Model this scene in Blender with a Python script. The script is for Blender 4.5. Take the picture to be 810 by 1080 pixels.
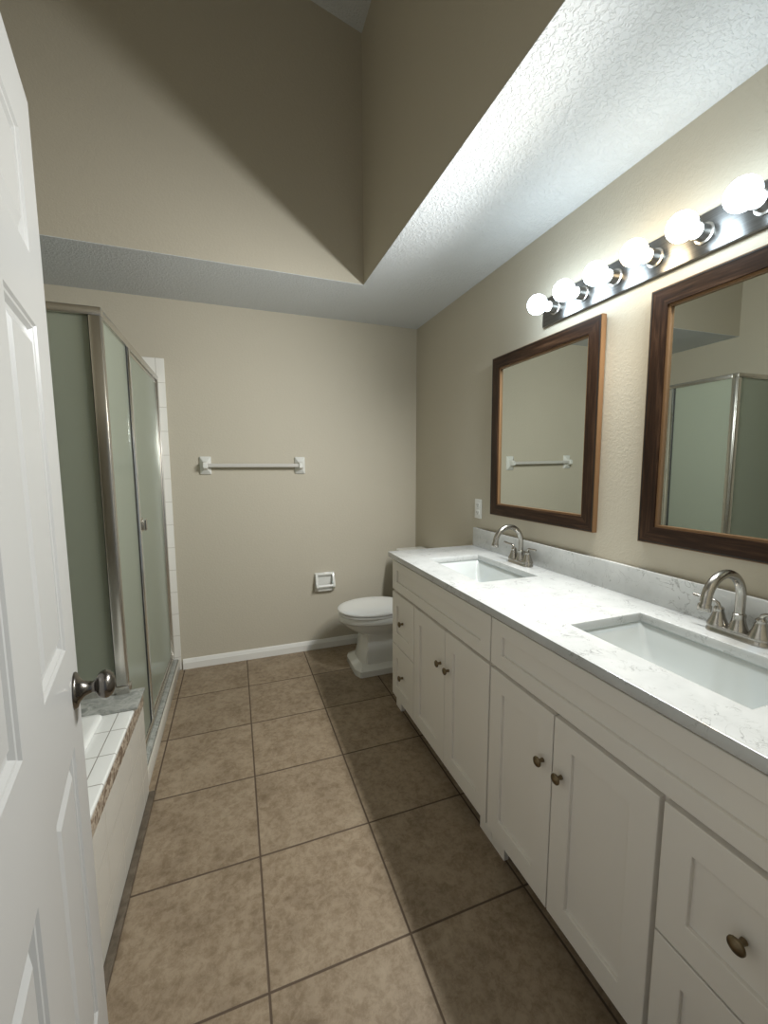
import bpy, bmesh, math, random
from mathutils import Vector, Matrix
PI = math.pi
S = bpy.context.scene
COL = S.collection
for o in list(bpy.data.objects):
    bpy.data.objects.remove(o, do_unlink=True)

# ---------------------------------------------------------------- camera, world, exposure
YAW, PITCH, ROLL, CAMH, FPX = 0.34838, -0.10905, -0.00221, 1.3805, 432.1
fw = Vector((math.sin(YAW)*math.cos(PITCH), math.cos(YAW)*math.cos(PITCH), math.sin(PITCH)))
rt = Vector((math.cos(YAW), -math.sin(YAW), 0)); up = rt.cross(fw)
r2 = math.cos(ROLL)*rt + math.sin(ROLL)*up; u2 = -math.sin(ROLL)*rt + math.cos(ROLL)*up
cam = bpy.data.cameras.new('camera'); co = bpy.data.objects.new('camera', cam); COL.objects.link(co)
co.matrix_world = Matrix(((r2.x, u2.x, -fw.x, 0), (r2.y, u2.y, -fw.y, 0), (r2.z, u2.z, -fw.z, CAMH), (0, 0, 0, 1)))
cam.sensor_fit = 'VERTICAL'; cam.sensor_height = 36.0; cam.lens = FPX/1080*36.0
cam.clip_start = 0.02
S.camera = co
wd = bpy.data.worlds.new('world'); S.world = wd; wd.use_nodes = True
wd.node_tree.nodes['Background'].inputs[0].default_value = (0.85, 0.92, 1.0, 1)
wd.node_tree.nodes['Background'].inputs[1].default_value = 0.22
S.view_settings.view_transform = 'Standard'
S.view_settings.look = 'None'
S.view_settings.gamma = 1.0
S.view_settings.use_curve_mapping = False
S.view_settings.exposure = 0.08
BULB = 37.0      # radiance of the globe glass
BEAM = 38.0      # forward beam of each LED globe bulb

# ---------------------------------------------------------------- materials
def new_mat(name):
    m = bpy.data.materials.new(name); m.use_nodes = True
    nt = m.node_tree
    return m, nt, nt.nodes['Principled BSDF']
def N(nt, kind, **kw):
    n = nt.nodes.new(kind)
    for k, v in kw.items():
        if k in n.inputs: n.inputs[k].default_value = v
        else: setattr(n, k, v)
    return n
def L(nt, a, b): nt.links.new(a, b)
def mth(nt, op, a, b=None, c=None):
    n = nt.nodes.new('ShaderNodeMath'); n.operation = op
    for i, v in enumerate((a, b, c)):
        if v is None: continue
        if isinstance(v, (int, float)): n.inputs[i].default_value = v
        else: L(nt, v, n.inputs[i])
    return n.outputs[0]
def mixc(nt, f, a, b):
    n = nt.nodes.new('ShaderNodeMix'); n.data_type = 'RGBA'
    for i, v in ((0, f), (6, a), (7, b)):
        if isinstance(v, (int, float)): n.inputs[i].default_value = v
        elif isinstance(v, tuple): n.inputs[i].default_value = (*v, 1)
        else: L(nt, v, n.inputs[i])
    return n.outputs[2]
def pos(nt): return nt.nodes.new('ShaderNodeNewGeometry').outputs['Position']
def objc(nt): return nt.nodes.new('ShaderNodeTexCoord').outputs['Object']
def bump(nt, bs, h, strength, dist):
    b = N(nt, 'ShaderNodeBump', Strength=strength, Distance=dist)
    L(nt, h, b.inputs['Height']); L(nt, b.outputs[0], bs.inputs['Normal'])
def noise(nt, vec, scale, detail=3, rough=0.5, dist=0.0):
    n = N(nt, 'ShaderNodeTexNoise', Scale=scale, Detail=detail, Roughness=rough, Distortion=dist)
    L(nt, vec, n.inputs['Vector']); return n.outputs[0]
def ramp(nt, f, stops):
    n = nt.nodes.new('ShaderNodeValToRGB'); cr = n.color_ramp
    while len(cr.elements) < len(stops): cr.elements.new(0.5)
    for e, (p, c) in zip(cr.elements, stops):
        e.position = p; e.color = (*c, 1) if len(c) == 3 else c
    L(nt, f, n.inputs[0]); return n.outputs[0]
def plain(name, col, rough=0.5, metal=0.0, coat=0.0, spec=0.5):
    m, nt, b = new_mat(name)
    b.inputs['Base Color'].default_value = (*col, 1); b.inputs['Roughness'].default_value = rough
    b.inputs['Metallic'].default_value = metal; b.inputs['Coat Weight'].default_value = coat
    b.inputs['Specular IOR Level'].default_value = spec
    return m

def textured_paint(name, col, scale, thr, strength, dist, rough=0.7):
    """painted drywall with a sprayed (orange peel / knock-down) texture"""
    m, nt, b = new_mat(name); p = pos(nt)
    n1 = noise(nt, p, scale, 3, 0.55, 0.6)
    h = ramp(nt, n1, [(thr, (0, 0, 0)), (thr+0.12, (1, 1, 1))])
    v = noise(nt, p, 1.3, 2)
    c = mixc(nt, mth(nt, 'MULTIPLY', v, 0.10), col, tuple(x*0.8 for x in col))
    L(nt, c, b.inputs['Base Color']); b.inputs['Roughness'].default_value = rough
    b.inputs['Specular IOR Level'].default_value = 0.3
    bump(nt, b, h, strength, dist)
    return m
M = {}
WALLC = (0.545, 0.50, 0.405)
M['wall'] = textured_paint('wall_paint', WALLC, 85, 0.46, 0.17, 0.002)
M['ceiling'] = textured_paint('ceiling_paint', (0.66, 0.68, 0.69), 80, 0.47, 0.55, 0.0035, 0.8)
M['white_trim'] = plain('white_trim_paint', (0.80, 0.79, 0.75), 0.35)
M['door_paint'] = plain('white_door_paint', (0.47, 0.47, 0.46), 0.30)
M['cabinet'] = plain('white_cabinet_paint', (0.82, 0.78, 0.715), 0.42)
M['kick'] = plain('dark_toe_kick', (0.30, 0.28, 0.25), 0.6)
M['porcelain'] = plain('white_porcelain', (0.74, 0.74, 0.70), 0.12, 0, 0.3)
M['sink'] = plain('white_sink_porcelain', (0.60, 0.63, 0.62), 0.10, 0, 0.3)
M['acrylic'] = plain('white_acrylic', (0.82, 0.83, 0.80), 0.2)
M['plastic'] = plain('white_plastic', (0.80, 0.80, 0.77), 0.35)
M['barplastic'] = plain('translucent_beige_plastic', (0.56, 0.54, 0.50), 0.3)
M['bead'] = plain('ivory_edge_trim', (0.56, 0.53, 0.46), 0.4)
M['slot'] = plain('dark_slot', (0.04, 0.04, 0.04), 0.6)
M['chrome'] = plain('chrome', (0.72, 0.73, 0.72), 0.12, 1.0)
M['alu'] = plain('satin_aluminium', (0.62, 0.60, 0.56), 0.27, 1.0)
M['gasket'] = plain('dark_gasket', (0.03, 0.03, 0.028), 0.6)
M['knobdark'] = plain('aged_pewter', (0.20, 0.185, 0.17), 0.26, 1.0)
M['bronze'] = plain('antique_bronze', (0.20, 0.155, 0.095), 0.33, 1.0)
M['mirror'] = plain('mirror_silver', (0.70, 0.735, 0.70), 0.012, 1.0)
M['tanwood'] = plain('tan_wood_edge', (0.20, 0.11, 0.05), 0.4)
M['blackline'] = plain('black_edge_line', (0.012, 0.009, 0.007), 0.5)

def brushed(name, col, rough, axis, k):
    m, nt, b = new_mat(name); p = pos(nt)
    mp = N(nt, 'ShaderNodeMapping'); L(nt, p, mp.inputs[0])
    mp.inputs['Scale'].default_value = tuple(4 if i == axis else k for i in range(3))
    n = noise(nt, mp.outputs[0], 1.0, 2)
    b.inputs['Base Color'].default_value = (*col, 1); b.inputs['Metallic'].default_value = 1
    L(nt, mth(nt, 'MULTIPLY_ADD', n, 0.22, rough-0.11), b.inputs['Roughness'])
    bump(nt, b, n, 0.06, 0.0008)
    return m
M['nickel'] = plain('brushed_nickel', (0.42, 0.40, 0.365), 0.25, 1.0)
def barsteel():
    m, nt, b = new_mat('brushed_light_bar_steel'); p = pos(nt)
    mp = N(nt, 'ShaderNodeMapping'); L(nt, p, mp.inputs[0]); mp.inputs['Scale'].default_value = (200, 6, 420)
    n = noise(nt, mp.outputs[0], 1.0, 2)
    L(nt, ramp(nt, n, [(0.3, (0.17, 0.17, 0.168)), (0.7, (0.25, 0.25, 0.245))]), b.inputs['Base Color'])
    b.inputs['Metallic'].default_value = 1; b.inputs['Roughness'].default_value = 0.30; b.inputs['Anisotropic'].default_value = 0.8; b.inputs['Anisotropic Rotation'].default_value = 0.25
    c = nt.nodes.new('ShaderNodeCombineXYZ'); c.inputs[1].default_value = 1.0; L(nt, c.outputs[0], b.inputs['Tangent'])
    return m
M['barsteel'] = barsteel()
M['socket'] = plain('socket_steel', (0.50, 0.48, 0.45), 0.30, 1.0)

def grid_mask(nt, comps, sizes, origins, half):
    """1 on grout lines; comps = axis indexes"""
    sep = nt.nodes.new('ShaderNodeSeparateXYZ'); L(nt, pos(nt), sep.inputs[0])
    out = None; cells = []
    for a, s, o in zip(comps, sizes, origins):
        t = mth(nt, 'DIVIDE', mth(nt, 'SUBTRACT', sep.outputs[a], o), s)
        cells.append(mth(nt, 'FLOOR', t))
        fr = mth(nt, 'FRACT', t)
        d = mth(nt, 'MULTIPLY', mth(nt, 'MINIMUM', fr, mth(nt, 'SUBTRACT', 1.0, fr)), s)
        g = N(nt, 'ShaderNodeMapRange'); L(nt, d, g.inputs[0])
        g.inputs[1].default_value = half*0.75; g.inputs[2].default_value = half*1.5
        g.inputs[3].default_value = 1; g.inputs[4].default_value = 0
        out = g.outputs[0] if out is None else mth(nt, 'MAXIMUM', out, g.outputs[0])
    return out, cells
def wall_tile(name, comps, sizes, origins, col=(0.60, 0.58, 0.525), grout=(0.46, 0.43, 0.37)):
    m, nt, b = new_mat(name)
    g, _ = grid_mask(nt, comps, sizes, origins, 0.0014)
    L(nt, mixc(nt, g, col, grout), b.inputs['Base Color'])
    L(nt, mth(nt, 'MULTIPLY_ADD', g, 0.5, 0.14), b.inputs['Roughness'])
    bump(nt, b, mth(nt, 'SUBTRACT', 1.0, g), 0.5, 0.0015)
    return m
M['tile_xz'] = wall_tile('white_wall_tile_back', (0, 2), (0.152, 0.152), (-0.441, 0.092), (0.80, 0.785, 0.73))
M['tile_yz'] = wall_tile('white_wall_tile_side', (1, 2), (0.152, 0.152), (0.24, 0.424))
M['tile_xy'] = wall_tile('white_deck_tile', (0, 1), (0.152, 0.135), (-0.440, 1.571), (0.80, 0.81, 0.78), (0.30, 0.28, 0.25))

def floor_mat():
    m, nt, b = new_mat('beige_floor_tile'); p = pos(nt)
    g, cells = grid_mask(nt, (0, 1), (0.4067, 0.4067), (0.033, 2.612), 0.0029)
    cv = nt.nodes.new('ShaderNodeCombineXYZ'); L(nt, cells[0], cv.inputs[0]); L(nt, cells[1], cv.inputs[1])
    wn = nt.nodes.new('ShaderNodeTexWhiteNoise'); L(nt, cv.outputs[0], wn.inputs[0])
    off = nt.nodes.new('ShaderNodeVectorMath'); off.operation = 'MULTIPLY_ADD'
    L(nt, wn.outputs['Color'], off.inputs[0]); off.inputs[1].default_value = (7, 7, 7); L(nt, p, off.inputs[2])
    q = off.outputs[0]
    n1 = noise(nt, q, 7, 6, 0.62, 0.4)
    n2 = noise(nt, q, 34, 8, 0.75, 0.3)
    c1 = ramp(nt, n1, [(0.34, (0.175, 0.125, 0.078)), (0.52, (0.29, 0.22, 0.147)), (0.70, (0.38, 0.305, 0.215))])
    c2 = ramp(nt, n2, [(0.38, (0.168, 0.118, 0.069)), (0.58, (0.338, 0.267, 0.187))])
    c = mixc(nt, 0.55, c1, c2)
    tint = mth(nt, 'MULTIPLY_ADD', wn.outputs['Value'], 0.16, 0.92)
    cm = nt.nodes.new('ShaderNodeVectorMath'); cm.operation = 'SCALE'; L(nt, c, cm.inputs[0]); L(nt, tint, cm.inputs['Scale'])
    L(nt, mixc(nt, g, cm.outputs[0], (0.092, 0.064, 0.043)), b.inputs['Base Color'])
    L(nt, mth(nt, 'MULTIPLY_ADD', g, 0.35, 0.50), b.inputs['Roughness'])
    b.inputs['Specular IOR Level'].default_value = 0.35
    h = mth(nt, 'MULTIPLY_ADD', n2, 0.12, mth(nt, 'SUBTRACT', 1.0, g))
    bump(nt, b, h, 0.5, 0.002)
    return m
M['floor'] = floor_mat()

def quartz():
    m, nt, b = new_mat('white_quartz'); p = pos(nt)
    a = noise(nt, p, 9, 4, 0.6, 1.4)
    ridge = mth(nt, 'ABSOLUTE', mth(nt, 'SUBTRACT', a, 0.5))
    v1 = ramp(nt, ridge, [(0.0, (1, 1, 1)), (0.016, (0, 0, 0))])
    k = ramp(nt, noise(nt, p, 13, 2), [(0.51, (0, 0, 0)), (0.64, (1, 1, 1))])
    a2 = noise(nt, p, 34, 3, 0.6, 2.0)
    v2 = ramp(nt, mth(nt, 'ABSOLUTE', mth(nt, 'SUBTRACT', a2, 0.5)), [(0.0, (1, 1, 1)), (0.020, (0, 0, 0))])
    k2 = ramp(nt, noise(nt, p, 22, 2), [(0.54, (0, 0, 0)), (0.66, (1, 1, 1))])
    v = mth(nt, 'MAXIMUM', mth(nt, 'MULTIPLY', v1, k), mth(nt, 'MULTIPLY', v2, k2))
    cloud = ramp(nt, noise(nt, p, 6, 4, 0.6), [(0.42, (0.58, 0.59, 0.58)), (0.64, (0.51, 0.52, 0.51))])
    L(nt, mixc(nt, mth(nt, 'MULTIPLY', v, 0.72), cloud, (0.20, 0.20, 0.19)), b.inputs['Base Color'])
    b.inputs['Roughness'].default_value = 0.16
    return m
M['quartz'] = quartz()
def marble():
    m, nt, b = new_mat('grey_marble'); p = pos(nt)
    n = noise(nt, p, 26, 6, 0.65, 1.0)
    L(nt, ramp(nt, n, [(0.35, (0.19, 0.20, 0.185)), (0.5, (0.30, 0.31, 0.285)), (0.68, (0.39, 0.395, 0.365))]), b.inputs['Base Color'])
    b.inputs['Roughness'].default_value = 0.22
    return m
M['marble'] = marble()
def listello():
    m, nt, b = new_mat('brown_relief_border'); p = pos(nt)
    w = N(nt, 'ShaderNodeTexWave', Scale=14, Distortion=9, Detail=2, **{'Detail Scale': 3.0})
    L(nt, p, w.inputs['Vector'])
    f = mth(nt, 'MULTIPLY_ADD', noise(nt, p, 60, 3), 0.4, mth(nt, 'MULTIPLY', w.outputs[1], 0.7))
    L(nt, ramp(nt, f, [(0.25, (0.16, 0.115, 0.08)), (0.55, (0.27, 0.205, 0.15)), (0.85, (0.44, 0.37, 0.29))]), b.inputs['Base Color'])
    b.inputs['Roughness'].default_value = 0.45
    bump(nt, b, f, 0.6, 0.003)
    return m
M['listello'] = listello()
def browntile():
    m, nt, b = new_mat('brown_base_tile'); p = pos(nt)
    n = noise(nt, p, 30, 4, 0.6, 0.5)
    L(nt, ramp(nt, n, [(0.35, (0.085, 0.066, 0.045)), (0.65, (0.15, 0.12, 0.088))]), b.inputs['Base Color'])
    b.inputs['Roughness'].default_value = 0.5
    return m
M['browntile'] = browntile()
def walnut(name, axis):
    m, nt, b = new_mat(name); p = objc(nt)
    mp = N(nt, 'ShaderNodeMapping'); L(nt, p, mp.inputs[0])
    mp.inputs['Scale'].default_value = tuple(3.5 if i == axis else 55 for i in range(3))
    n = noise(nt, mp.outputs[0], 1.0, 5, 0.65, 0.7)
    n2 = noise(nt, mp.outputs[0], 3.2, 3, 0.6)
    f = mth(nt, 'MULTIPLY_ADD', n2, 0.3, mth(nt, 'MULTIPLY', n, 0.75))
    L(nt, ramp(nt, f, [(0.34, (0.009, 0.004, 0.002)), (0.52, (0.030, 0.0135, 0.0065)), (0.70, (0.080, 0.042, 0.023))]), b.inputs['Base Color'])
    b.inputs['Roughness'].default_value = 0.40; b.inputs['Specular IOR Level'].default_value = 0.25
    bump(nt, b, n2, 0.12, 0.0008)
    return m
M['walnut_z'] = walnut('walnut_upright_grain', 2)
M['walnut_y'] = walnut('walnut_level_grain', 1)
def frosted():
    m, nt, b = new_mat('frosted_glass')
    nt.nodes.remove(b); out = nt.nodes['Material Output']
    tr = N(nt, 'ShaderNodeBsdfTranslucent'); tr.inputs[0].default_value = (0.88, 0.92, 0.81, 1)
    df = N(nt, 'ShaderNodeBsdfDiffuse'); df.inputs[0].default_value = (0.385, 0.41, 0.345, 1)
    gl = N(nt, 'ShaderNodeBsdfGlossy', Roughness=0.22); gl.inputs[0].default_value = (0.85, 0.9, 0.87, 1)
    a = N(nt, 'ShaderNodeMixShader'); a.inputs[0].default_value = 0.5
    L(nt, tr.outputs[0], a.inputs[1]); L(nt, df.outputs[0], a.inputs[2])
    fr = N(nt, 'ShaderNodeFresnel', IOR=1.33)
    c = N(nt, 'ShaderNodeMixShader'); L(nt, fr.outputs[0], c.inputs[0])
    L(nt, a.outputs[0], c.inputs[1]); L(nt, gl.outputs[0], c.inputs[2])
    L(nt, c.outputs[0], out.inputs[0])
    return m
M['frosted'] = frosted()
def bulbmat(name, col, k):
    # frosted envelope: glows, and lets the light of the source inside through
    m, nt, b = new_mat(name)
    nt.nodes.remove(b); out = nt.nodes['Material Output']
    e = N(nt, 'ShaderNodeEmission', Strength=k); e.inputs[0].default_value = (*col, 1)
    t = N(nt, 'ShaderNodeBsdfTransparent')
    x = N(nt, 'ShaderNodeMixShader'); x.inputs[0].default_value = 0.3
    L(nt, t.outputs[0], x.inputs[1]); L(nt, e.outputs[0], x.inputs[2]); L(nt, x.outputs[0], out.inputs[0])
    return m
M['bulb_cool'] = bulbmat('cool_white_bulb', (0.74, 0.89, 1.0), BULB)
M['bulb_warm'] = bulbmat('warm_white_bulb', (1.0, 0.80, 0.52), BULB)

# ---------------------------------------------------------------- mesh helpers
def B(): return bmesh.new()
def box(bm, lo, hi, bev=0.0, seg=2):
    ret = bmesh.ops.create_cube(bm, size=1.0)
    vs = ret['verts']
    for v in vs:
        v.co = Vector([lo[i] + (v.co[i]+0.5)*(hi[i]-lo[i]) for i in range(3)])
    if bev > 0:
        es = list({e for v in vs for e in v.link_edges})
        bmesh.ops.bevel(bm, geom=es, offset=bev, segments=seg, profile=0.5, affect='EDGES')
    return bm
def basis(ax):
    ax = Vector(ax).normalized()
    t = Vector((0, 0, 1)) if abs(ax.z) < 0.9 else Vector((1, 0, 0))
    a = ax.cross(t).normalized(); return a, ax.cross(a).normalized(), ax
def rings(bm, rs, cap0=True, cap1=True, closed=False):
    rows = [[bm.verts.new(p) for p in r] for r in rs]
    n = len(rows[0])
    for a, b in zip(rows, rows[1:]+([rows[0]] if closed else [])):
        for i in range(n):
            bm.faces.new((a[i], a[(i+1) % n], b[(i+1) % n], b[i]))
    if not closed:
        if cap0: bm.faces.new(rows[0][::-1])
        if cap1: bm.faces.new(rows[-1])
    return bm
def lathe(bm, prof, base, ax, seg=28):
    """prof: list of (radius, height along ax)"""
    a, b, c = basis(ax); base = Vector(base)
    rs = [[base + c*h + (a*math.cos(2*PI*i/seg) + b*math.sin(2*PI*i/seg))*max(r, 1e-4) for i in range(seg)] for r, h in prof]
    return rings(bm, rs)
def tube(bm, pts, rad, seg=14):
    pts = [Vector(p) for p in pts]; n = len(pts)
    if not isinstance(rad, (list, tuple)): rad = [rad]*n
    rs = []; ref = None
    for i, p in enumerate(pts):
        d = (pts[min(i+1, n-1)] - pts[max(i-1, 0)]).normalized()
        if ref is None:
            a, b, _ = basis(d)
        else:
            a = (ref - d*ref.dot(d)).normalized(); b = d.cross(a)
        ref = a
        rs.append([p + (a*math.cos(2*PI*k/seg) + b*math.sin(2*PI*k/seg))*rad[i] for k in range(seg)])
    return rings(bm, rs)
def prism(bm, poly, axis, a0, a1):
    """poly in the two remaining axes (cyclic order), extruded along axis"""
    def mk(p, a):
        if axis == 0: return (a, p[0], p[1])
        if axis == 1: return (p[0], a, p[1])
        return (p[0], p[1], a)
    return rings(bm, [[mk(p, a0) for p in poly], [mk(p, a1) for p in poly]])
def rrect(cx, cy, hx, hy, r, z, n=6):
    out = []
    for qx, qy, a0 in ((1, 1, 0), (-1, 1, PI/2), (-1, -1, PI), (1, -1, 1.5*PI)):
        for i in range(n+1):
            a = a0 + PI/2*i/n
            out.append((cx+qx*(hx-r)+r*math.cos(a), cy+qy*(hy-r)+r*math.sin(a), z))
    return out
WLOC = {}
def wloc(o): return WLOC.get(o.name, Vector((0, 0, 0)))
def obj(name, bm, mats, parent=None, smooth=40, local=False):
    bmesh.ops.remove_doubles(bm, verts=bm.verts, dist=1e-6)
    bmesh.ops.recalc_face_normals(bm, faces=bm.faces)
    if parent is not None and not local:
        bmesh.ops.translate(bm, verts=bm.verts, vec=-wloc(parent))
    me = bpy.data.meshes.new(name); bm.to_mesh(me); bm.free()
    for m in (mats if isinstance(mats, list) else [mats]): me.materials.append(m)
    if smooth:
        for p in me.polygons: p.use_smooth = True
        try: me.set_sharp_from_angle(angle=math.radians(smooth))
        except Exception: pass
    o = bpy.data.objects.new(name, me); COL.objects.link(o)
    if parent is not None:
        o.parent = parent; WLOC[o.name] = wloc(parent)
    return o
def tag(o, label, cat, group=None):
    o['label'] = label; o['category'] = cat
    if group: o['group'] = group
    return o
def thing(name, label, cat, loc, rot=(0, 0, 0), group=None):
    o = bpy.data.objects.new(name, None); COL.objects.link(o)
    o.location = loc; o.rotation_euler = rot; o.empty_display_size = 0.05
    WLOC[o.name] = Vector(loc)
    return tag(o, label, cat, group)
def struct(name, bm, m, smooth=0):
    o = obj(name, bm, m, None, smooth); o['kind'] = 'structure'; return o
def copy_tree(o, parent=None):
    c = o.copy(); COL.objects.link(c)
    if parent is not None: c.parent = parent
    for ch in list(o.children): copy_tree(ch, c)
    return c

# ---------------------------------------------------------------- room shell
W, D, H = 1.363, 3.003, 2.434
WX, WY = 0.749, 2.404            # edges of the raised ceiling well
XL, YN = -1.45, 0.20             # left wall, near (door) wall inner face
HI = 4.45
bm = B(); box(bm, (XL-0.12, -0.9, -0.06), (W+0.12, D+0.12, 0.0)); struct('floor', bm, M['floor'])
bm = B(); box(bm, (W, 0.08, 0), (W+0.12, D+0.12, H+0.3)); struct('wall_right', bm, M['wall'])
bm = B(); box(bm, (XL-0.12, D, 0), (W, D+0.12, H+0.3)); struct('wall_back', bm, M['wall'])
bm = B(); box(bm, (XL-0.12, 0.08, 0), (XL, D, HI)); struct('wall_left', bm, M['wall'])
DX0, DX1, DZ = -0.215, 0.60, 2.065
bm = B()
box(bm, (XL, 0.08, 0), (DX0, YN, HI)); box(bm, (DX1, 0.08, 0), (W, YN, HI)); box(bm, (DX0, 0.08, DZ), (DX1, YN, HI))
struct('wall_front', bm, M['wall'])
# lower ceiling: strip over the vanity and strip along the back wall
bm = B()
box(bm, (WX, YN, H), (W, D, H+0.003)); box(bm, (XL, WY, H), (WX, D, H+0.003))
struct('ceiling', bm, M['ceiling'])
bm = B(); box(bm, (WX, YN, H+0.003), (WX+0.1, WY+0.1, HI)); struct('wall_well_right', bm, M['wall'])
bm = B(); box(bm, (XL, WY, H+0.003), (WX, WY+0.1, HI)); struct('wall_well_back', bm, M['wall'])
z0 = 3.742; sl = 0.236
bm = B(); prism(bm, [(WX, z0), (XL, z0+sl*(WX-XL)), (XL, z0+sl*(WX-XL)+0.06), (WX, z0+0.06)], 1, YN, WY)
struct('ceiling_vault', bm, M['ceiling'])
# baseboards
def bb_prof(s=1): return [(0, 0), (0.014, 0), (0.014, 0.045), (0.011, 0.052), (0.009, 0.060), (0.005, 0.069), (0, 0.071)]
bm = B(); prism(bm, [(D-a, z) for a, z in bb_prof()], 0, -0.383, W-0.0); struct('baseboard_back', bm, M['white_trim'])
bm = B(); prism(bm, [(W-a, z) for a, z in bb_prof()], 1, 2.135, D-0.015); struct('baseboard_right', bm, M['white_trim'])
# door lining and casing of the doorway
bm = B()
box(bm, (DX0-0.0, 0.08, 0), (DX0+0.018, YN, DZ-0.018)); box(bm, (DX1-0.018, 0.08, 0), (DX1, YN, DZ-0.018)); box(bm, (DX0, 0.08, DZ-0.018), (DX1, YN, DZ))
box(bm, (DX0-0.055, YN, 0), (DX0+0.003, YN+0.014, DZ+0.052), 0.004); box(bm, (DX1-0.003, YN, 0), (DX1+0.055, YN+0.014, DZ+0.052), 0.004)
box(bm, (DX0+0.003, YN, DZ-0.003), (DX1-0.003, YN+0.014, DZ+0.052), 0.004)
struct('trim_1', bm, M['white_trim'], 40)
# shower wall tiling with its bullnose border
bm = B(); box(bm, (XL, D-0.008, 0), (-0.392, D, 2.069), 0.003); struct('wall_shower_back', bm, M['tile_xz'], 40)
bm = B(); box(bm, (XL, 1.852, 0), (XL+0.008, D-0.008, 2.069), 0.003); struct('wall_shower_left', bm, M['tile_yz'], 40)

# ---------------------------------------------------------------- entry door (open, six raised panels)
ed = Vector((-0.331, 1.005, 0)); du = Vector((0.18944, -0.98189, 0)); DW = 0.765
# local frame: x = distance from the latch edge, y = out of the visible face, z = up
rz = math.atan2(du.y, du.x)
door = bpy.data.objects.new('door_1', None); COL.objects.link(door)
door.location = ed; door.rotation_euler = (0, 0, rz); door['kind'] = 'structure'
door['label'] = 'white six panel interior door standing open at the left'
door['category'] = 'door'
T = 0.035; Z0, Z1 = 0.016, 2.048
us = [0, 0.110, 0.322, 0.447, 0.659, DW]
zs = [Z0, 0.255, 0.850, 1.037, 1.626, 1.738, 1.938, Z1]
bm = B()
# visible face is local y = 0; body behind it at y = -T (du x up points to the room side: +y local = room side?)
FS = 1.0
def quad(bm, pts): bm.faces.new([bm.verts.new(p) for p in pts])
for side in (0, 1):
    yf = 0.0 if side == 0 else -T
    inw = -1 if side == 0 else 1
    for i in range(5):
        for j in range(7):
            u0, u1, a0, a1 = us[i], us[i+1], zs[j], zs[j+1]
            if i in (1, 3) and j in (1, 3, 5):
                lv = [(0, 0), (0.003, 0.0005), (0.006, 0.004), (0.009, 0.005), (0.014, 0.011), (0.021, 0.0115), (0.038, 0.0035), (0.041, 0.0020), (0.043, 0.002)]
                prev = None
                for off, dep in lv:
                    r = [(u0+off, yf+inw*dep, a0+off), (u1-off, yf+inw*dep, a0+off), (u1-off, yf+inw*dep, a1-off), (u0+off, yf+inw*dep, a1-off)]
                    if prev:
                        for k in range(4): quad(bm, (prev[k], prev[(k+1) % 4], r[(k+1) % 4], r[k]))
                    prev = r
                quad(bm, prev)
            else:
                quad(bm, [(u0, yf, a0), (u1, yf, a0), (u1, yf, a1), (u0, yf, a1)])
for j in range(7):
    for u in (0, DW): quad(bm, [(u, 0, zs[j]), (u, -T, zs[j]), (u, -T, zs[j+1]), (u, 0, zs[j+1])])
for i in range(5):
    for z in (Z0, Z1): quad(bm, [(us[i], 0, z), (us[i+1], 0, z), (us[i+1], -T, z), (us[i], -T, z)])
bmesh.ops.remove_doubles(bm, verts=bm.verts, dist=1e-5)
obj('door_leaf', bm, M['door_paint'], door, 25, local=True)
def door_knob(y, s):
    bm = B(); b = (0.060, y, 0.935)
    lathe(bm, [(0.0, 0), (0.036, 0), (0.036, 0.003), (0.033, 0.006), (0.024, 0.009), (0.016, 0.016), (0.0125, 0.024), (0.0110, 0.030), (0.0118, 0.033)]
               + [(0.0285*math.sin(a), 0.0515-0.0185*math.cos(a)) for a in [math.radians(26+i*11) for i in range(15)]], b, (0, s, 0), 32)
    k = obj('door_knob', bm, M['knobdark'], door, 50, local=True)
    k['label'] = 'dark pewter round door knob on a rosette'
door_knob(0.0, 1); door_knob(-T, -1)
bm = B(); box(bm, (-0.0015, -0.029, 0.905), (0.001, -0.006, 0.965), 0.0005); obj('latch_plate', bm, M['alu'], door, 40, local=True)
for z in (0.22, 1.03, 1.85):
    bm = B(); lathe(bm, [(0, 0), (0.006, 0), (0.006, 0.09), (0, 0.09)], (DW+0.004, 0.004, z-0.045), (0, 0, 1), 12)
    obj('hinge', bm, M['alu'], door, 40, local=True)

# ---------------------------------------------------------------- tub deck, tub, shower curb
AX = -0.394; ZD = 0.475; YE = 1.85
deck = thing('tub_deck', 'white tiled bathtub platform with brown patterned border below its rim', 'tub deck', (-0.9, 1.0, 0))
TX0, TX1, TY0, TY1 = -1.28, -0.545, 0.33, 1.617     # tub cut-out
bm = B()
box(bm, (AX-0.03, YN+0.002, 0), (AX, YE, 0.402)); box(bm, (AX-0.03, YN+0.002, 0.402), (AX-0.004, YE, ZD-0.018))
obj('apron', bm, M['tile_yz'], deck, 0)
bm = B()
box(bm, (TX1, YN+0.002, ZD-0.018), (AX+0.004, YE, ZD), 0.006, 3); box(bm, (XL+0.002, YN+0.002, ZD-0.018), (TX0, YE, ZD))
box(bm, (TX0, YN+0.001, ZD-0.018), (TX1, TY0, ZD)); box(bm, (TX0, TY1, ZD-0.018), (TX1, YE, ZD))
obj('deck_top', bm, M['tile_xy'], deck, 40)
bm = B(); box(bm, (AX-0.006, YN+0.002, 0.404), (AX+0.003, YE, ZD-0.017), 0.002); o = obj('border_strip', bm, M['listello'], deck, 40); o['label'] = 'brown relief patterned border tile'
bm = B(); box(bm, (AX, YN+0.002, 0), (AX+0.024, YE, 0.012), 0.003); o = obj('base_strip', bm, M['browntile'], deck, 40); o['label'] = 'narrow brown tile strip at the foot'
bm = B(); box(bm, (XL+0.002, YE-0.02, 0), (AX-0.03, YE, ZD-0.018)); obj('end_panel', bm, M['tile_xz'], deck, 0)
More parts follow.
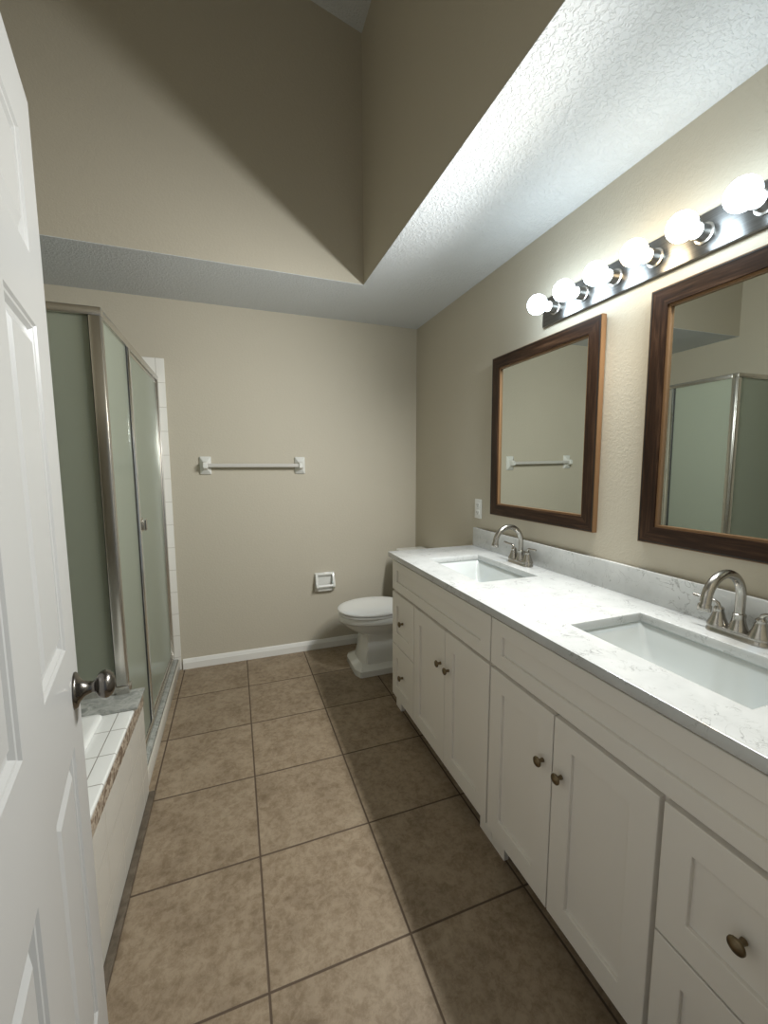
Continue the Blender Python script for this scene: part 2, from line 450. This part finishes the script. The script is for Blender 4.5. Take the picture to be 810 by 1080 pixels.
bm = B(); box(bm, (XL+0.002, 1.682, ZD), (-0.378, 1.832, ZD+0.012), 0.003); o = obj('marble_ledge', bm, M['marble'], deck, 40); o['label'] = 'grey marble slab under the shower glass'

tub = thing('bathtub', 'white drop-in bathtub set into the tiled platform', 'bathtub', (-0.91, 0.96, 0.5))
cx, cy = (TX0+TX1)/2, (TY0+TY1)/2; hx, hy = (TX1-TX0)/2, (TY1-TY0)/2
bm = B()
prof = [(0.060, 0.001, 0.02), (0.060, 0.010, 0.02), (0.056, 0.015, 0.02), (0.040, 0.016, 0.04), (0.010, 0.015, 0.08), (-0.006, 0.008, 0.10), (-0.014, -0.02, 0.12), (-0.03, -0.15, 0.14), (-0.06, -0.32, 0.16), (-0.10, -0.38, 0.16), (-0.2, -0.395, 0.15)]
rs = [rrect(cx, cy, hx+o_, hy+o_, r, ZD+z) for o_, z, r in prof]
rings(bm, rs, cap0=False, cap1=True)
obj('tub_shell', bm, M['acrylic'], tub, 50)
bm = B(); lathe(bm, [(0, 0), (0.03, 0), (0.03, 0.003), (0.02, 0.005), (0, 0.005)], (cx, cy-0.3, ZD-0.396), (0, 0, 1)); obj('drain', bm, M['chrome'], tub)

curb = thing('shower_curb', 'low tiled shower curb with a narrow marble top under the glass door', 'shower curb', (-0.45, 2.43, 0))
bm = B(); box(bm, (-0.50, YE, 0), (-0.402, D-0.009, 0.062), 0.003); obj('curb_body', bm, M['tile_yz'], curb, 40)
bm = B(); box(bm, (-0.505, YE, 0.062), (-0.412, D-0.009, 0.080), 0.003); obj('marble_cap', bm, M['marble'], curb, 40)
bm = B(); box(bm, (-0.411, YE, 0.060), (-0.401, D-0.009, 0.076), 0.004); obj('edge_bead', bm, M['bead'], curb, 40)
bm = B(); box(bm, (XL+0.01, YE, 0), (-0.506, D-0.01, 0.03)); o = struct('trim_2', bm, M['acrylic'])

# ---------------------------------------------------------------- shower enclosure
enc = thing('shower_enclosure', 'frosted glass shower enclosure in a satin metal frame by the left back corner', 'shower enclosure', (-0.45, 2.4, 0.09))
PX0, PX1, PY = -0.471, -0.434, 1.800
ZB, ZT = 1.925, 1.955
XG = -0.447
bm = B()
box(bm, (PX0, PY, ZD+0.012), (PX1, PY+0.038, ZB+0.002), 0.003); box(bm, (PX1-0.006, PY+0.006, ZD+0.02), (PX1+0.003, PY+0.03, ZB+0.002), 0.004)
obj('corner_post', bm, M['alu'], enc, 40)
bm = B(); box(bm, (PX0-0.002, PY-0.003, ZD+0.012), (PX1+0.007, PY+0.041, ZD+0.045), 0.002); obj('post_foot', bm, M['alu'], enc, 40)
bm = B(); box(bm, (XL+0.01, PY-0.002, ZB), (PX1+0.004, PY+0.036, ZT), 0.002); obj('near_top_rail', bm, M['alu'], enc, 40)
bm = B(); box(bm, (XL+0.01, PY+0.004, ZD+0.012), (PX0, PY+0.032, ZD+0.048), 0.003); obj('near_bottom_rail', bm, M['alu'], enc, 40)
bm = B(); box(bm, (XL+0.01, PY+0.004, ZD+0.048), (XL+0.035, PY+0.032, ZB), 0.003); obj('wall_channel', bm, M['alu'], enc, 40)
bm = B(); box(bm, (XL+0.03, PY+0.015, ZD+0.045), (PX0+0.004, PY+0.021, ZB+0.003)); obj('glass_panel', bm, M['frosted'], enc, 0)
bm = B(); box(bm, (PX0-0.003, PY+0.008, ZD+0.048), (PX0, PY+0.024, ZB)); obj('gasket', bm, M['gasket'], enc, 0)
# long side along the curb
YM = 2.235
bm = B(); box(bm, (XG-0.016, PY+0.036, ZB), (XG+0.016, D-0.008, ZT), 0.003); obj('top_rail', bm, M['alu'], enc, 40)
bm = B(); box(bm, (XG-0.016, YE, 0.080), (XG+0.014, D-0.008, 0.118), 0.004); obj('bottom_rail', bm, M['alu'], enc, 40)
bm = B(); box(bm, (XG-0.016, D-0.036, 0.118), (XG+0.016, D-0.008, ZB), 0.003); obj('wall_jamb', bm, M['alu'], enc, 40)
bm = B(); box(bm, (XG-0.014, YM-0.014, 0.118), (XG+0.015, YM+0.014, ZB), 0.004); obj('strike_jamb', bm, M['chrome'], enc, 40)
bm = B(); box(bm, (XG-0.003, PY+0.036, ZD+0.012), (XG+0.003, YM-0.012, ZB+0.002)); box(bm, (XG-0.003, YE+0.003, 0.115), (XG+0.003, YM-0.012, ZD+0.012)); obj('glass_panel', bm, M['frosted'], enc, 0)
bm = B(); box(bm, (XG-0.004, YM-0.021, 0.118), (XG+0.008, YM-0.013, ZB)); obj('gasket', bm, M['gasket'], enc, 0)
sd = obj('shower_door', box(B(), (XG-0.003, YM+0.022, 0.135), (XG+0.003, D-0.045, ZB-0.007)), M['frosted'], enc, 0); sd['label'] = 'frosted glass swing door'
bm = B()
box(bm, (XG-0.007, YM+0.016, 0.128), (XG+0.007, YM+0.028, ZB-0.004), 0.002); box(bm, (XG-0.007, D-0.050, 0.128), (XG+0.007, D-0.038, ZB-0.004), 0.002)
box(bm, (XG-0.007, YM+0.028, 0.122), (XG+0.007, D-0.05, 0.140), 0.002); box(bm, (XG-0.007, YM+0.028, ZB-0.016), (XG+0.007, D-0.05, ZB-0.002), 0.002)
obj('door_frame', bm, M['alu'], sd, 40)
bm = B()
box(bm, (XG+0.004, YM+0.035, 1.065), (XG+0.010, YM+0.085, 1.135), 0.002); box(bm, (XG+0.010, YM+0.045, 1.075), (XG+0.028, YM+0.052, 1.125), 0.002); box(bm, (XG+0.022, YM+0.045, 1.072), (XG+0.028, YM+0.078, 1.128), 0.002)
obj('door_pull', bm, M['alu'], sd, 40)

# ---------------------------------------------------------------- vanity cabinets
XF = 0.812; XB = 0.831; XW = W-0.002
YA, YB, YC = 2.100, 1.155, 0.212
def shaker(bm, y0, y1, z0, z1, fr, frz=None, rec=0.010, th=0.018):
    """shaker front: flat frame with a recessed panel, facing -x"""
    frz = fr if frz is None else frz
    e = 0.0015
    def ring(o_, oz, x): return [(x, y0+o_, z0+oz), (x, y1-o_, z0+oz), (x, y1-o_, z1-oz), (x, y0+o_, z1-oz)]
    rs = [ring(0, 0, XF+th), ring(0, 0, XF+e), ring(e, e, XF), ring(fr-e, frz-e, XF), ring(fr, frz, XF+e), ring(fr, frz, XF+rec), ]
    rings(bm, rs, True, True)
    return bm
def knob(y, z, parent):
    bm = B()
    x = XF + (0.007 if parent.name.startswith('drawer') else 0.0)
    lathe(bm, [(0, 0), (0.0065, 0), (0.0060, 0.004), (0.0050, 0.010), (0.0065, 0.015), (0.0125, 0.0175), (0.0150, 0.0205), (0.0146, 0.0235), (0.0125, 0.0255), (0.0105, 0.0258), (0.009, 0.0268), (0.005, 0.0285), (0, 0.029)], (x, y, z), (-1, 0, 0), 24)
    o = obj('knob', bm, M['bronze'], parent, 50); return o
def cabinet(name_label, ya, yb, drawers_at_far):
    """ya > yb: far and near ends"""
    c = thing('vanity_cabinet', name_label, 'cabinet', (1.08, (ya+yb)/2, 0), group='white vanity cabinets under the quartz top')
    bm = B()
    t = 0.018
    box(bm, (XB, ya-t, 0.085), (XW, ya, 0.880)); box(bm, (XB, yb, 0.085), (XW, yb+t, 0.880))
    box(bm, (XB+0.02, yb+t, 0.085), (XW, ya-t, 0.103)); box(bm, (XW-0.012, yb+t, 0.103), (XW, ya-t, 0.880))
    box(bm, (XB, yb+t, 0.690), (XB+0.02, ya-t, 0.880)); box(bm, (XB, yb+t, 0.085), (XB+0.02, ya-t, 0.115))
    ym = ya-0.29 if drawers_at_far else yb+0.325
    box(bm, (XB, ym-0.02, 0.115), (XB+0.02, ym+0.02, 0.690))
    obj('body', bm, M['cabinet'], c, 0)
    for yy in ((ya-0.075, ya), (yb, yb+0.075)):
        bm = B(); box(bm, (0.838, yy[0], 0.0), (0.858, yy[1], 0.085), 0.001); box(bm, (0.858, yy[0] if yy[0] == yb else yy[1]-0.018, 0), (XW, yy[0]+0.018 if yy[0] == yb else yy[1], 0.085)); obj('foot', bm, M['cabinet'], c, 0)
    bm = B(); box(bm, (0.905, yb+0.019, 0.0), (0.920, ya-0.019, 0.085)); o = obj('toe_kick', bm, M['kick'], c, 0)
    g = 0.004
    bm = B(); shaker(bm, yb+g, ya-g*0.5, 0.704, 0.868, 0.060, 0.050); obj('false_front', bm, M['cabinet'], c, 0)
    zt, zb, zmid = 0.690, 0.085, 0.393
    if drawers_at_far: dy0, dy1, w0, w1 = ya-0.292, ya-0.002, yb+g, ya-0.298
    else: dy0, dy1, w0, w1 = yb+0.002, yb+0.323, yb+0.334, ya-g
    for a, b_ in ((zmid+0.003, zt), (zb, zmid-0.003)):
        bm = B(); shaker(bm, dy0, dy1, a, b_, 0.060, 0.070); dr = obj('drawer', bm, M['cabinet'], c, 0)
        knob((dy0+dy1)/2+0.010, (a+b_)/2-0.002, dr)
    wm = (w0+w1)/2
    for a, b_, ky in ((wm+0.002, w1, wm+0.036), (w0, wm-0.002, wm-0.036)):
        bm = B(); shaker(bm, a, b_, zb, zt, 0.065, 0.070); d = obj('cabinet_door', bm, M['cabinet'], c, 0)
        knob(ky, 0.532, d)
    return c
cabinet('white shaker vanity cabinet nearest the toilet, drawers at its far end', YA, YB, True)
cabinet('white shaker vanity cabinet nearest the camera, drawers at its near end', YB-0.001, YC, False)

# ---------------------------------------------------------------- countertop with two cut-outs and backsplash
CT0, CT1 = 0.882, 0.910
SX0, SX1 = 0.930, 1.222
SINKS = [(1.405, 1.875), (0.462, 0.925)]
cx0, cy0, cy1 = 0.794, 0.192, 2.120
ct = thing('countertop', 'white veined quartz double vanity top with backsplash', 'countertop', (1.08, 1.155, CT0))
bm = B()
ys = sorted([cy0, cy1] + [y for s in SINKS for y in s])
xs = [cx0, SX0, SX1, XW]
def in_hole(i, j): return i == 1 and any(abs(ys[j]-s[0]) < 1e-6 for s in SINKS)
vg = {}
def V(i, j, z):
    k = (i, j, z)
    if k not in vg: vg[k] = bm.verts.new((xs[i], ys[j], z))
    return vg[k]
for i in range(3):
    for j in range(len(ys)-1):
        if in_hole(i, j):
            for (a, b_) in (((i, j), (i+1, j)), ((i+1, j), (i+1, j+1)), ((i+1, j+1), (i, j+1)), ((i, j+1), (i, j))):
                bm.faces.new((V(*a, CT0), V(*b_, CT0), V(*b_, CT1), V(*a, CT1)))
        else:
            for z in (CT0, CT1): bm.faces.new((V(i, j, z), V(i+1, j, z), V(i+1, j+1, z), V(i, j+1, z)))
nj = len(ys)-1
for i in range(3):
    for j in (0, nj): bm.faces.new((V(i, j, CT0), V(i+1, j, CT0), V(i+1, j, CT1), V(i, j, CT1)))
for j in range(nj):
    for i in (0, 3): bm.faces.new((V(i, j, CT0), V(i, j+1, CT0), V(i, j+1, CT1), V(i, j, CT1)))
bmesh.ops.recalc_face_normals(bm, faces=bm.faces)
es = [e for e in bm.edges if len(e.link_faces) == 2 and e.calc_face_angle() > 1.2]
bmesh.ops.bevel(bm, geom=es, offset=0.002, segments=2, profile=0.5, affect='EDGES')
obj('slab', bm, M['quartz'], ct, 40)
bm = B(); box(bm, (W-0.021, cy0, CT1), (XW, cy1, 1.0176), 0.002); obj('backsplash', bm, M['quartz'], ct, 40)

# ---------------------------------------------------------------- undermount sinks and faucets
def make_sink(y0, y1, label):
    cy = (y0+y1)/2; cx = (SX0+SX1)/2; hx = (SX1-SX0)/2; hy = (y1-y0)/2
    s = thing('sink', label, 'sink', (cx, cy, 0.74), group='undermount sinks in the vanity top')
    bm = B()
    pr = [(0.006, 0.003, -0.0005, 0.012), (0.008, 0.005, -0.004, 0.014), (0.003, 0.001, -0.008, 0.014), (-0.002, -0.006, -0.02, 0.016), (-0.010, -0.022, -0.055, 0.018),
          (-0.018, -0.042, -0.09, 0.022), (-0.030, -0.068, -0.120, 0.028), (-0.050, -0.100, -0.138, 0.034), (-0.095, -0.165, -0.144, 0.030)]
    rs = [rrect(cx, cy, hx+ox, hy+oy, r, CT0+z, 8) for ox, oy, z, r in pr]
    rings(bm, rs, cap0=False, cap1=True)
    # outer shell so that the bowl has thickness
    rs = [rrect(cx, cy, hx+ox+0.010, hy+oy+0.010, r+0.008, CT0+z-(0.010 if i > 1 else 0), 8) for i, (ox, oy, z, r) in enumerate(pr)]
    rings(bm, rs, cap0=False, cap1=True)
    for f in list(bm.faces): pass
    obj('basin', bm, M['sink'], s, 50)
    bm = B(); lathe(bm, [(0, 0), (0.030, 0), (0.030, 0.002), (0.024, 0.004), (0.020, 0.002), (0.019, 0.006), (0.0, 0.008)], (cx+0.01, cy, CT0-0.144), (0, 0, 1)); obj('drain', bm, M['nickel'], s, 50)
    return s
make_sink(*SINKS[0], 'rectangular white undermount sink nearest the toilet')
make_sink(*SINKS[1], 'rectangular white undermount sink nearest the camera')

def make_faucet(x, y, label):
    f = thing('faucet', label, 'faucet', (x, y, CT1), group='brushed nickel faucets behind the sinks')
    z = CT1
    bm = B()
    pr = [(0.078, 0.027, 0.000), (0.078, 0.027, 0.006), (0.075, 0.0245, 0.010), (0.075, 0.0245, 0.016), (0.070, 0.020, 0.021)]
    def oval(hy, hx, zz, n=10):
        out = []
        for k in range(2*n+2):
            if k <= n: a = -PI/2 + PI*k/n; out.append((x+hx*math.sin(a), y+(hy-hx)+hx*math.cos(a), zz))
            else: a = PI/2 + PI*(k-n-1)/n; out.append((x+hx*math.sin(a), y-(hy-hx)+hx*math.cos(a), zz))
        return out
    rings(bm, [oval(a, b_, z+c) for a, b_, c in pr]); obj('base_plate', bm, M['nickel'], f, 40)
    bm = B()
    lathe(bm, [(0.0, 0.018), (0.0245, 0.018), (0.0245, 0.023), (0.021, 0.030), (0.0165, 0.045), (0.0142, 0.060), (0.0150, 0.063), (0.0150, 0.067), (0.0125, 0.069), (0, 0.069)], (x, y, z), (0, 0, 1))
    obj('spout_collar', bm, M['nickel'], f, 40)
    R = 0.0725; zc = z+0.113
    pts = [(x, y, z+0.060), (x, y, z+0.09)]
    for i in range(0, 21):
        a = PI*0.97*i/20
        pts.append((x-R+R*math.cos(a), y, zc+R*math.sin(a)))
    last = Vector(pts[-1]); dirv = (last-Vector(pts[-2])).normalized()
    p1 = last+dirv*0.012
    pts.append(tuple(p1)); rad = [0.0120]*len(pts)
    for i in range(10): rad[-1-i] = 0.0120 + 0.0012*(10-i)/10
    bm = B(); tube(bm, pts, rad, 20)
    lathe(bm, [(0.0, 0), (0.0152, 0), (0.0158, 0.003), (0.0158, 0.016), (0.0142, 0.018), (0, 0.016)], p1-dirv*0.003, dirv, 22)
    obj('spout', bm, M['nickel'], f, 50)
    for s in (1, -1):
        bm = B(); yy = y+s*0.0508
        lathe(bm, [(0.0, 0.016), (0.0265, 0.016), (0.0265, 0.020), (0.0240, 0.026), (0.0180, 0.040), (0.0140, 0.054), (0.0120, 0.061), (0.0128, 0.063), (0.0128, 0.067), (0.009, 0.072), (0, 0.073)], (x, yy, z), (0, 0, 1))
        h = obj('handle', bm, M['nickel'], f, 45)
        bm = B()
        lp = [(x, yy, z+0.068), (x-0.002, yy+s*0.004, z+0.080), (x-0.004, yy+s*0.014, z+0.086), (x-0.006, yy+s*0.032, z+0.086), (x-0.008, yy+s*0.052, z+0.088), (x-0.009, yy+s*0.066, z+0.090)]
        tube(bm, lp, [0.007, 0.0062, 0.0055, 0.0046, 0.0052, 0.0046], 12)
        obj('lever', bm, M['nickel'], h, 50)
    bm = B(); lathe(bm, [(0, 0), (0.003, 0), (0.003, 0.035), (0.0055, 0.038), (0.0055, 0.046), (0, 0.048)], (x+0.022, y, z+0.015), (0, 0, 1), 12); obj('lift_rod', bm, M['nickel'], f, 45)
    return f
make_faucet(1.293, 1.615, 'curved brushed nickel faucet behind the sink nearest the toilet')
make_faucet(1.293, 0.692, 'curved brushed nickel faucet behind the sink nearest the camera')

# ---------------------------------------------------------------- framed mirrors (tilted a little forward)
MH, MW2, MF, MD = 0.841, 0.705, 0.066, 0.024
def make_mirror():
    """local: x = into the room is -x, y along the wall (centre 0), z up from the lower edge"""
    root = bpy.data.objects.new('framed_mirror', None); COL.objects.link(root); root.empty_display_size = 0.05
    h = MW2/2
    def fr(bm, o0, o1, x0, x1, mi=None):
        a = [(h-o0, o0), (-(h-o0), o0), (-(h-o0), MH-o0), (h-o0, MH-o0)]
        b = [(h-o1, o1), (-(h-o1), o1), (-(h-o1), MH-o1), (h-o1, MH-o1)]
        for k in range(4):
            k2 = (k+1) % 4
            c = [bm.verts.new((x, *p)) for x in (x0, x1) for p in (a[k], a[k2], b[k2], b[k])]
            fs = [bm.faces.new([c[i] for i in q]) for q in ((0, 1, 2, 3), (4, 5, 6, 7), (0, 1, 5, 4), (1, 2, 6, 5), (2, 3, 7, 6), (3, 0, 4, 7))]
            if mi:
                for f in fs: f.material_index = mi[k]
    bm = B(); fr(bm, 0.0035, MF-0.008, -0.001, -MD, (0, 1, 0, 1))
    obj('frame', bm, [M['walnut_y'], M['walnut_z']], root, 0, local=True)
    bm = B(); fr(bm, 0.0, 0.0034, 0.0, -MD+0.0015); e = obj('outer_edge', bm, M['tanwood'], root, 0, local=True); e['label'] = 'tan wood outer edge'
    bm = B(); fr(bm, 0.0035, 0.0075, -MD, -MD-0.0008); obj('edge_line', bm, M['blackline'], root, 0, local=True)
    bm = B(); fr(bm, MF-0.008, MF, -0.002, -MD+0.005); e = obj('inner_bead', bm, M['tanwood'], root, 0, local=True); e['label'] = 'tan bead around the glass'
    bm = B(); box(bm, (-0.010, -h+MF-0.003, MF-0.003), (-0.006, h-MF+0.003, MH-MF+0.003)); obj('mirror_glass', bm, M['mirror'], root, 0, local=True)
    return root
m1 = make_mirror()
tilt = -0.010
for o, yc, lab in ((m1, 1.594, 'walnut framed mirror above the sink nearest the toilet, reflecting the towel bar'),
                   (copy_tree(m1), 0.693, 'walnut framed mirror above the sink nearest the camera, reflecting the shower')):
    o.location = (W-0.0005, yc, 1.117); o.rotation_euler = (0, tilt, 0)
    tag(o, lab, 'mirror', 'walnut framed mirrors above the vanity')

# ---------------------------------------------------------------- bulb light bar
lb = thing('vanity_light_bar', 'brushed steel bar light with six lit globe bulbs above the mirrors', 'light fixture', (W, 1.125, 2.072))
LY0, LY1, LZ0, LZ1 = 0.663, 1.587, 2.012, 2.132
bm = B()
prism(bm, [(W, LZ0), (W-0.013, LZ0), (W-0.015, LZ0+0.002), (W-0.015, LZ1-0.002), (W-0.013, LZ1), (W, LZ1)], 1, LY0, LY1)
obj('backplate', bm, M['barsteel'], lb, 30)
for i, y in enumerate((1.508, 1.357, 1.205, 1.053, 0.900, 0.748)):
    bm = B(); zc = 2.072; x0 = W-0.015
    lathe(bm, [(0, 0), (0.029, 0), (0.029, 0.004), (0.0235, 0.006), (0.0225, 0.036), (0.0235, 0.040), (0.021, 0.041), (0.019, 0.038), (0, 0.038)], (x0, y, zc), (-1, 0, 0), 26)
    so = obj('socket', bm, M['socket'], lb, 40)
    R = 0.0405; c = 0.099
    pr = [(0.0, 0.036), (0.0165, 0.036), (0.0180, 0.054)]
    for k in range(0, 15):
        a = math.radians(150) * (1-k/14)
        pr.append((max(R*math.sin(a), 0.0), c - R*math.cos(a) if False else c + R*math.cos(a)))
    pr = pr[:2] + sorted(pr[2:], key=lambda t: t[1])
    bm = B(); lathe(bm, pr, (x0, y, zc), (-1, 0, 0), 24)
    b_ = obj('bulb', bm, M['bulb_warm'] if i == 3 else M['bulb_cool'], lb, 60)
    if i == 3: b_['label'] = 'globe bulb giving warmer light'
    sp = bpy.data.lights.new('bulb_beam', 'SPOT'); sp.energy = BEAM; sp.spot_size = math.radians(178); sp.spot_blend = 1.0
    sp.shadow_soft_size = 0.039; sp.color = (1.0, 0.80, 0.52) if i == 3 else (0.92, 0.97, 1.0)
    so_ = bpy.data.objects.new('bulb_beam', sp); COL.objects.link(so_)
    so_.parent = b_; so_.location = Vector((x0-c, y, zc)) - wloc(lb); so_.rotation_euler = (0, PI/2 - math.radians(32), math.radians(-12))

# ---------------------------------------------------------------- outlet
ol = thing('wall_outlet', 'white duplex outlet on the wall above the backsplash', 'outlet', (W, 2.095, 1.132))
bm = B(); box(bm, (W-0.006, 2.060, 1.075), (W, 2.130, 1.190), 0.003, 3); obj('cover_plate', bm, M['plastic'], ol, 40)
for z in (1.110, 1.155):
    bm = B(); rings(bm, [[(W-0.006+dx, p[0], p[1]) for p in [(a[0], a[1]) for a in rrect(2.095, z, 0.017-ins, 0.0145-ins, 0.009, 0, 5)]] for dx, ins in ((0, 0), (-0.002, 0), (-0.0028, 0.001))])
    r_ = obj('receptacle', bm, M['plastic'], ol, 40)
    bm = B()
    for dy in (-0.0065, 0.0065): box(bm, (W-0.0093, 2.095+dy-0.0014, z-0.003), (W-0.0086, 2.095+dy+0.0014, z+0.007))
    lathe(bm, [(0, 0), (0.0026, 0), (0.0026, 0.0007), (0, 0.0007)], (W-0.0086, 2.095, z-0.008), (-1, 0, 0), 10)
    obj('slots', bm, M['slot'], r_, 0)
bm = B(); lathe(bm, [(0, 0), (0.003, 0), (0.0025, 0.001), (0, 0.0013)], (W-0.006, 2.095, 1.1325), (-1, 0, 0), 12); obj('screw', bm, M['alu'], ol, 40)

# ---------------------------------------------------------------- towel bar
tb = thing('towel_bar', 'white ceramic towel bar on the back wall', 'towel bar', (0.13, D, 1.395))
for x in (-0.180, 0.445):
    bm = B()
    def sq(h, hz, yy, r): return [(p[0], yy, p[1]) for p in [(a[0], a[1]) for a in rrect(x, 1.394, h, hz, r, 0, 5)]]
    rings(bm, [sq(0.036, 0.060, D, 0.006), sq(0.036, 0.060, D-0.007, 0.006), sq(0.033, 0.057, D-0.012, 0.006), sq(0.020, 0.034, D-0.022, 0.008), sq(0.0165, 0.024, D-0.034, 0.008), sq(0.0165, 0.022, D-0.058, 0.009), sq(0.011, 0.017, D-0.066, 0.008)])
    obj('bracket', bm, M['porcelain'], tb, 40)
bm = B()
rings(bm, [[(xx, D-0.046+a[0], 1.394+a[1]) for a in rrect(0, 0, 0.0095, 0.0125, 0.004, 0, 4)] for xx in (-0.166, 0.431)])
obj('bar', bm, M['barplastic'], tb, 40)

# ---------------------------------------------------------------- toilet paper holder
tp = thing('toilet_paper_holder', 'white ceramic toilet paper holder low on the back wall', 'toilet paper holder', (0.607, D, 0.518))
hx0, hx1, hz0, hz1 = 0.533, 0.683, 0.446, 0.592
bm = B()
box(bm, (hx0, D-0.008, hz0), (hx1, D, hz1), 0.004, 3)
box(bm, (hx0+0.004, D-0.026, hz1-0.020), (hx1-0.004, D-0.006, hz1-0.004), 0.005, 3)
obj('backplate', bm, M['porcelain'], tp, 40)
for xa in (hx0+0.004, hx1-0.020):
    bm = B()
    pl = [(D-0.006, hz1-0.008), (D-0.026, hz1-0.006), (D-0.062, hz0+0.060), (D-0.066, hz0+0.048), (D-0.058, hz0+0.036), (D-0.020, hz0+0.006), (D-0.006, hz0+0.004)]
    prism(bm, pl, 0, xa, xa+0.016)
    bmesh.ops.bevel(bm, geom=list(bm.edges), offset=0.003, segments=2, affect='EDGES')
    obj('side_arm', bm, M['porcelain'], tp, 40)
bm = B(); tube(bm, [(hx0+0.018, D-0.052, hz0+0.052), (hx1-0.018, D-0.052, hz0+0.052)], 0.0105, 18); obj('roller', bm, M['plastic'], tp, 40)
bm = B(); box(bm, (hx0+0.018, D-0.034, hz0+0.006), (hx1-0.018, D-0.006, hz0+0.030), 0.008, 3); obj('lower_lip', bm, M['porcelain'], tp, 40)

# ---------------------------------------------------------------- toilet (faces -x, tank on the right wall)
TYc = 2.615
to = thing('toilet', 'white two-piece toilet with closed lid between vanity and back wall', 'toilet', (0.98, TYc, 0))
def egg(xf, xb, hw, z, sq=2.0, n=36, cxk=0.52):
    """elongated bowl outline: xf front (small x), xb back; widest part nearer the back"""
    xm = xf + (xb-xf)*cxk
    out = []
    for i in range(n):
        a = 2*PI*i/n; c, s_ = math.cos(a), math.sin(a)
        rx = (xm-xf) if c < 0 else (xb-xm)
        e = 2.0/sq
        out.append((xm + rx*math.copysign(abs(c)**e, c), TYc + hw*math.copysign(abs(s_)**e, s_), z))
    return out
bm = B()
# bowl with its curved underside going into the pedestal
sec = [(0.800, 1.150, 0.092, 0.060, 3.6), (0.800, 1.150, 0.092, 0.200, 3.6), (0.795, 1.155, 0.094, 0.235, 3.4), (0.745, 1.165, 0.115, 0.265, 2.8), (0.695, 1.175, 0.143, 0.292, 2.4),
       (0.660, 1.180, 0.161, 0.318, 2.2), (0.645, 1.185, 0.169, 0.338, 2.1), (0.641, 1.185, 0.171, 0.343, 2.1), (0.629, 1.190, 0.180, 0.349, 2.1), (0.626, 1.190, 0.182, 0.354, 2.1), (0.626, 1.190, 0.182, 0.386, 2.1), (0.632, 1.185, 0.177, 0.391, 2.1)]
rings(bm, [egg(a, b_, hw, z, q) for a, b_, hw, z, q in sec])
obj('bowl', bm, M['porcelain'], to, 50)
bm = B()
def plinth(xf, xb, hw, z, r=0.05): 
    c = 0.030
    return [(xf, TYc-hw+c+0.02, z), (xf+c*0.8, TYc-hw, z), (xb, TYc-hw, z), (xb, TYc+hw, z), (xf+c*0.8, TYc+hw, z), (xf, TYc+hw-c-0.02, z)]
rings(bm, [plinth(0.705, 1.18, 0.160, 0.0), plinth(0.705, 1.18, 0.160, 0.040), plinth(0.712, 1.18, 0.153, 0.046), plinth(0.735, 1.18, 0.135, 0.060), plinth(0.752, 1.175, 0.122, 0.068),
           plinth(0.766, 1.165, 0.110, 0.14), plinth(0.778, 1.155, 0.100, 0.225), plinth(0.770, 1.155, 0.104, 0.262), plinth(0.83, 1.15, 0.085, 0.29)])
bmesh.ops.bevel(bm, geom=[e for e in bm.edges if abs(e.verts[0].co.z-e.verts[1].co.z) > 0.004], offset=0.006, segments=2, affect='EDGES')
obj('pedestal', bm, M['porcelain'], to, 35)
bm = B(); rings(bm, [egg(0.628, 1.10, 0.180, 0.3925, 2.1), egg(0.624, 1.10, 0.184, 0.396, 2.1), egg(0.624, 1.10, 0.184, 0.406, 2.1), egg(0.628, 1.10, 0.180, 0.409, 2.1)])
obj('seat', bm, M['plastic'], to, 40)
bm = B(); rings(bm, [egg(0.628, 1.105, 0.181, 0.4130, 2.1), egg(0.620, 1.105, 0.187, 0.4165, 2.1), egg(0.620, 1.105, 0.187, 0.424, 2.1), egg(0.626, 1.10, 0.182, 0.430, 2.1), egg(0.655, 1.09, 0.155, 0.4345, 2.1), egg(0.76, 1.05, 0.07, 0.437, 2.1)])
obj('seat_lid', bm, M['plastic'], to, 40)
for dy in (-0.07, 0.07):
    bm = B(); box(bm, (1.085, TYc+dy-0.022, 0.391), (1.125, TYc+dy+0.022, 0.425), 0.008, 3); obj('seat_hinge', bm, M['plastic'], to, 40)
bm = B()
def rr(x0, x1, hw, z, r): return rrect((x0+x1)/2, TYc, (x1-x0)/2, hw, r, z)
rings(bm, [rr(1.15, 1.335, 0.19, 0.392, 0.03), rr(1.142, 1.340, 0.200, 0.42, 0.03), rr(1.130, 1.342, 0.216, 0.60, 0.03), rr(1.126, 1.343, 0.222, 0.737, 0.03)])
obj('tank', bm, M['porcelain'], to, 40)
bm = B(); rings(bm, [rr(1.122, 1.345, 0.226, 0.737, 0.03), rr(1.116, 1.348, 0.232, 0.742, 0.03), rr(1.116, 1.348, 0.232, 0.760, 0.03), rr(1.122, 1.345, 0.226, 0.769, 0.03), rr(1.15, 1.33, 0.20, 0.771, 0.03)])
obj('tank_lid', bm, M['porcelain'], to, 40)
bm = B(); lathe(bm, [(0, 0), (0.014, 0), (0.014, 0.008), (0.008, 0.012), (0.006, 0.022), (0, 0.022)], (1.128, TYc+0.16, 0.69), (-1, 0, 0), 16)
tube(bm, [(1.112, TYc+0.16, 0.69), (1.108, TYc+0.12, 0.686), (1.108, TYc+0.09, 0.682)], [0.007, 0.006, 0.008], 10); obj('flush_lever', bm, M['chrome'], to, 40)
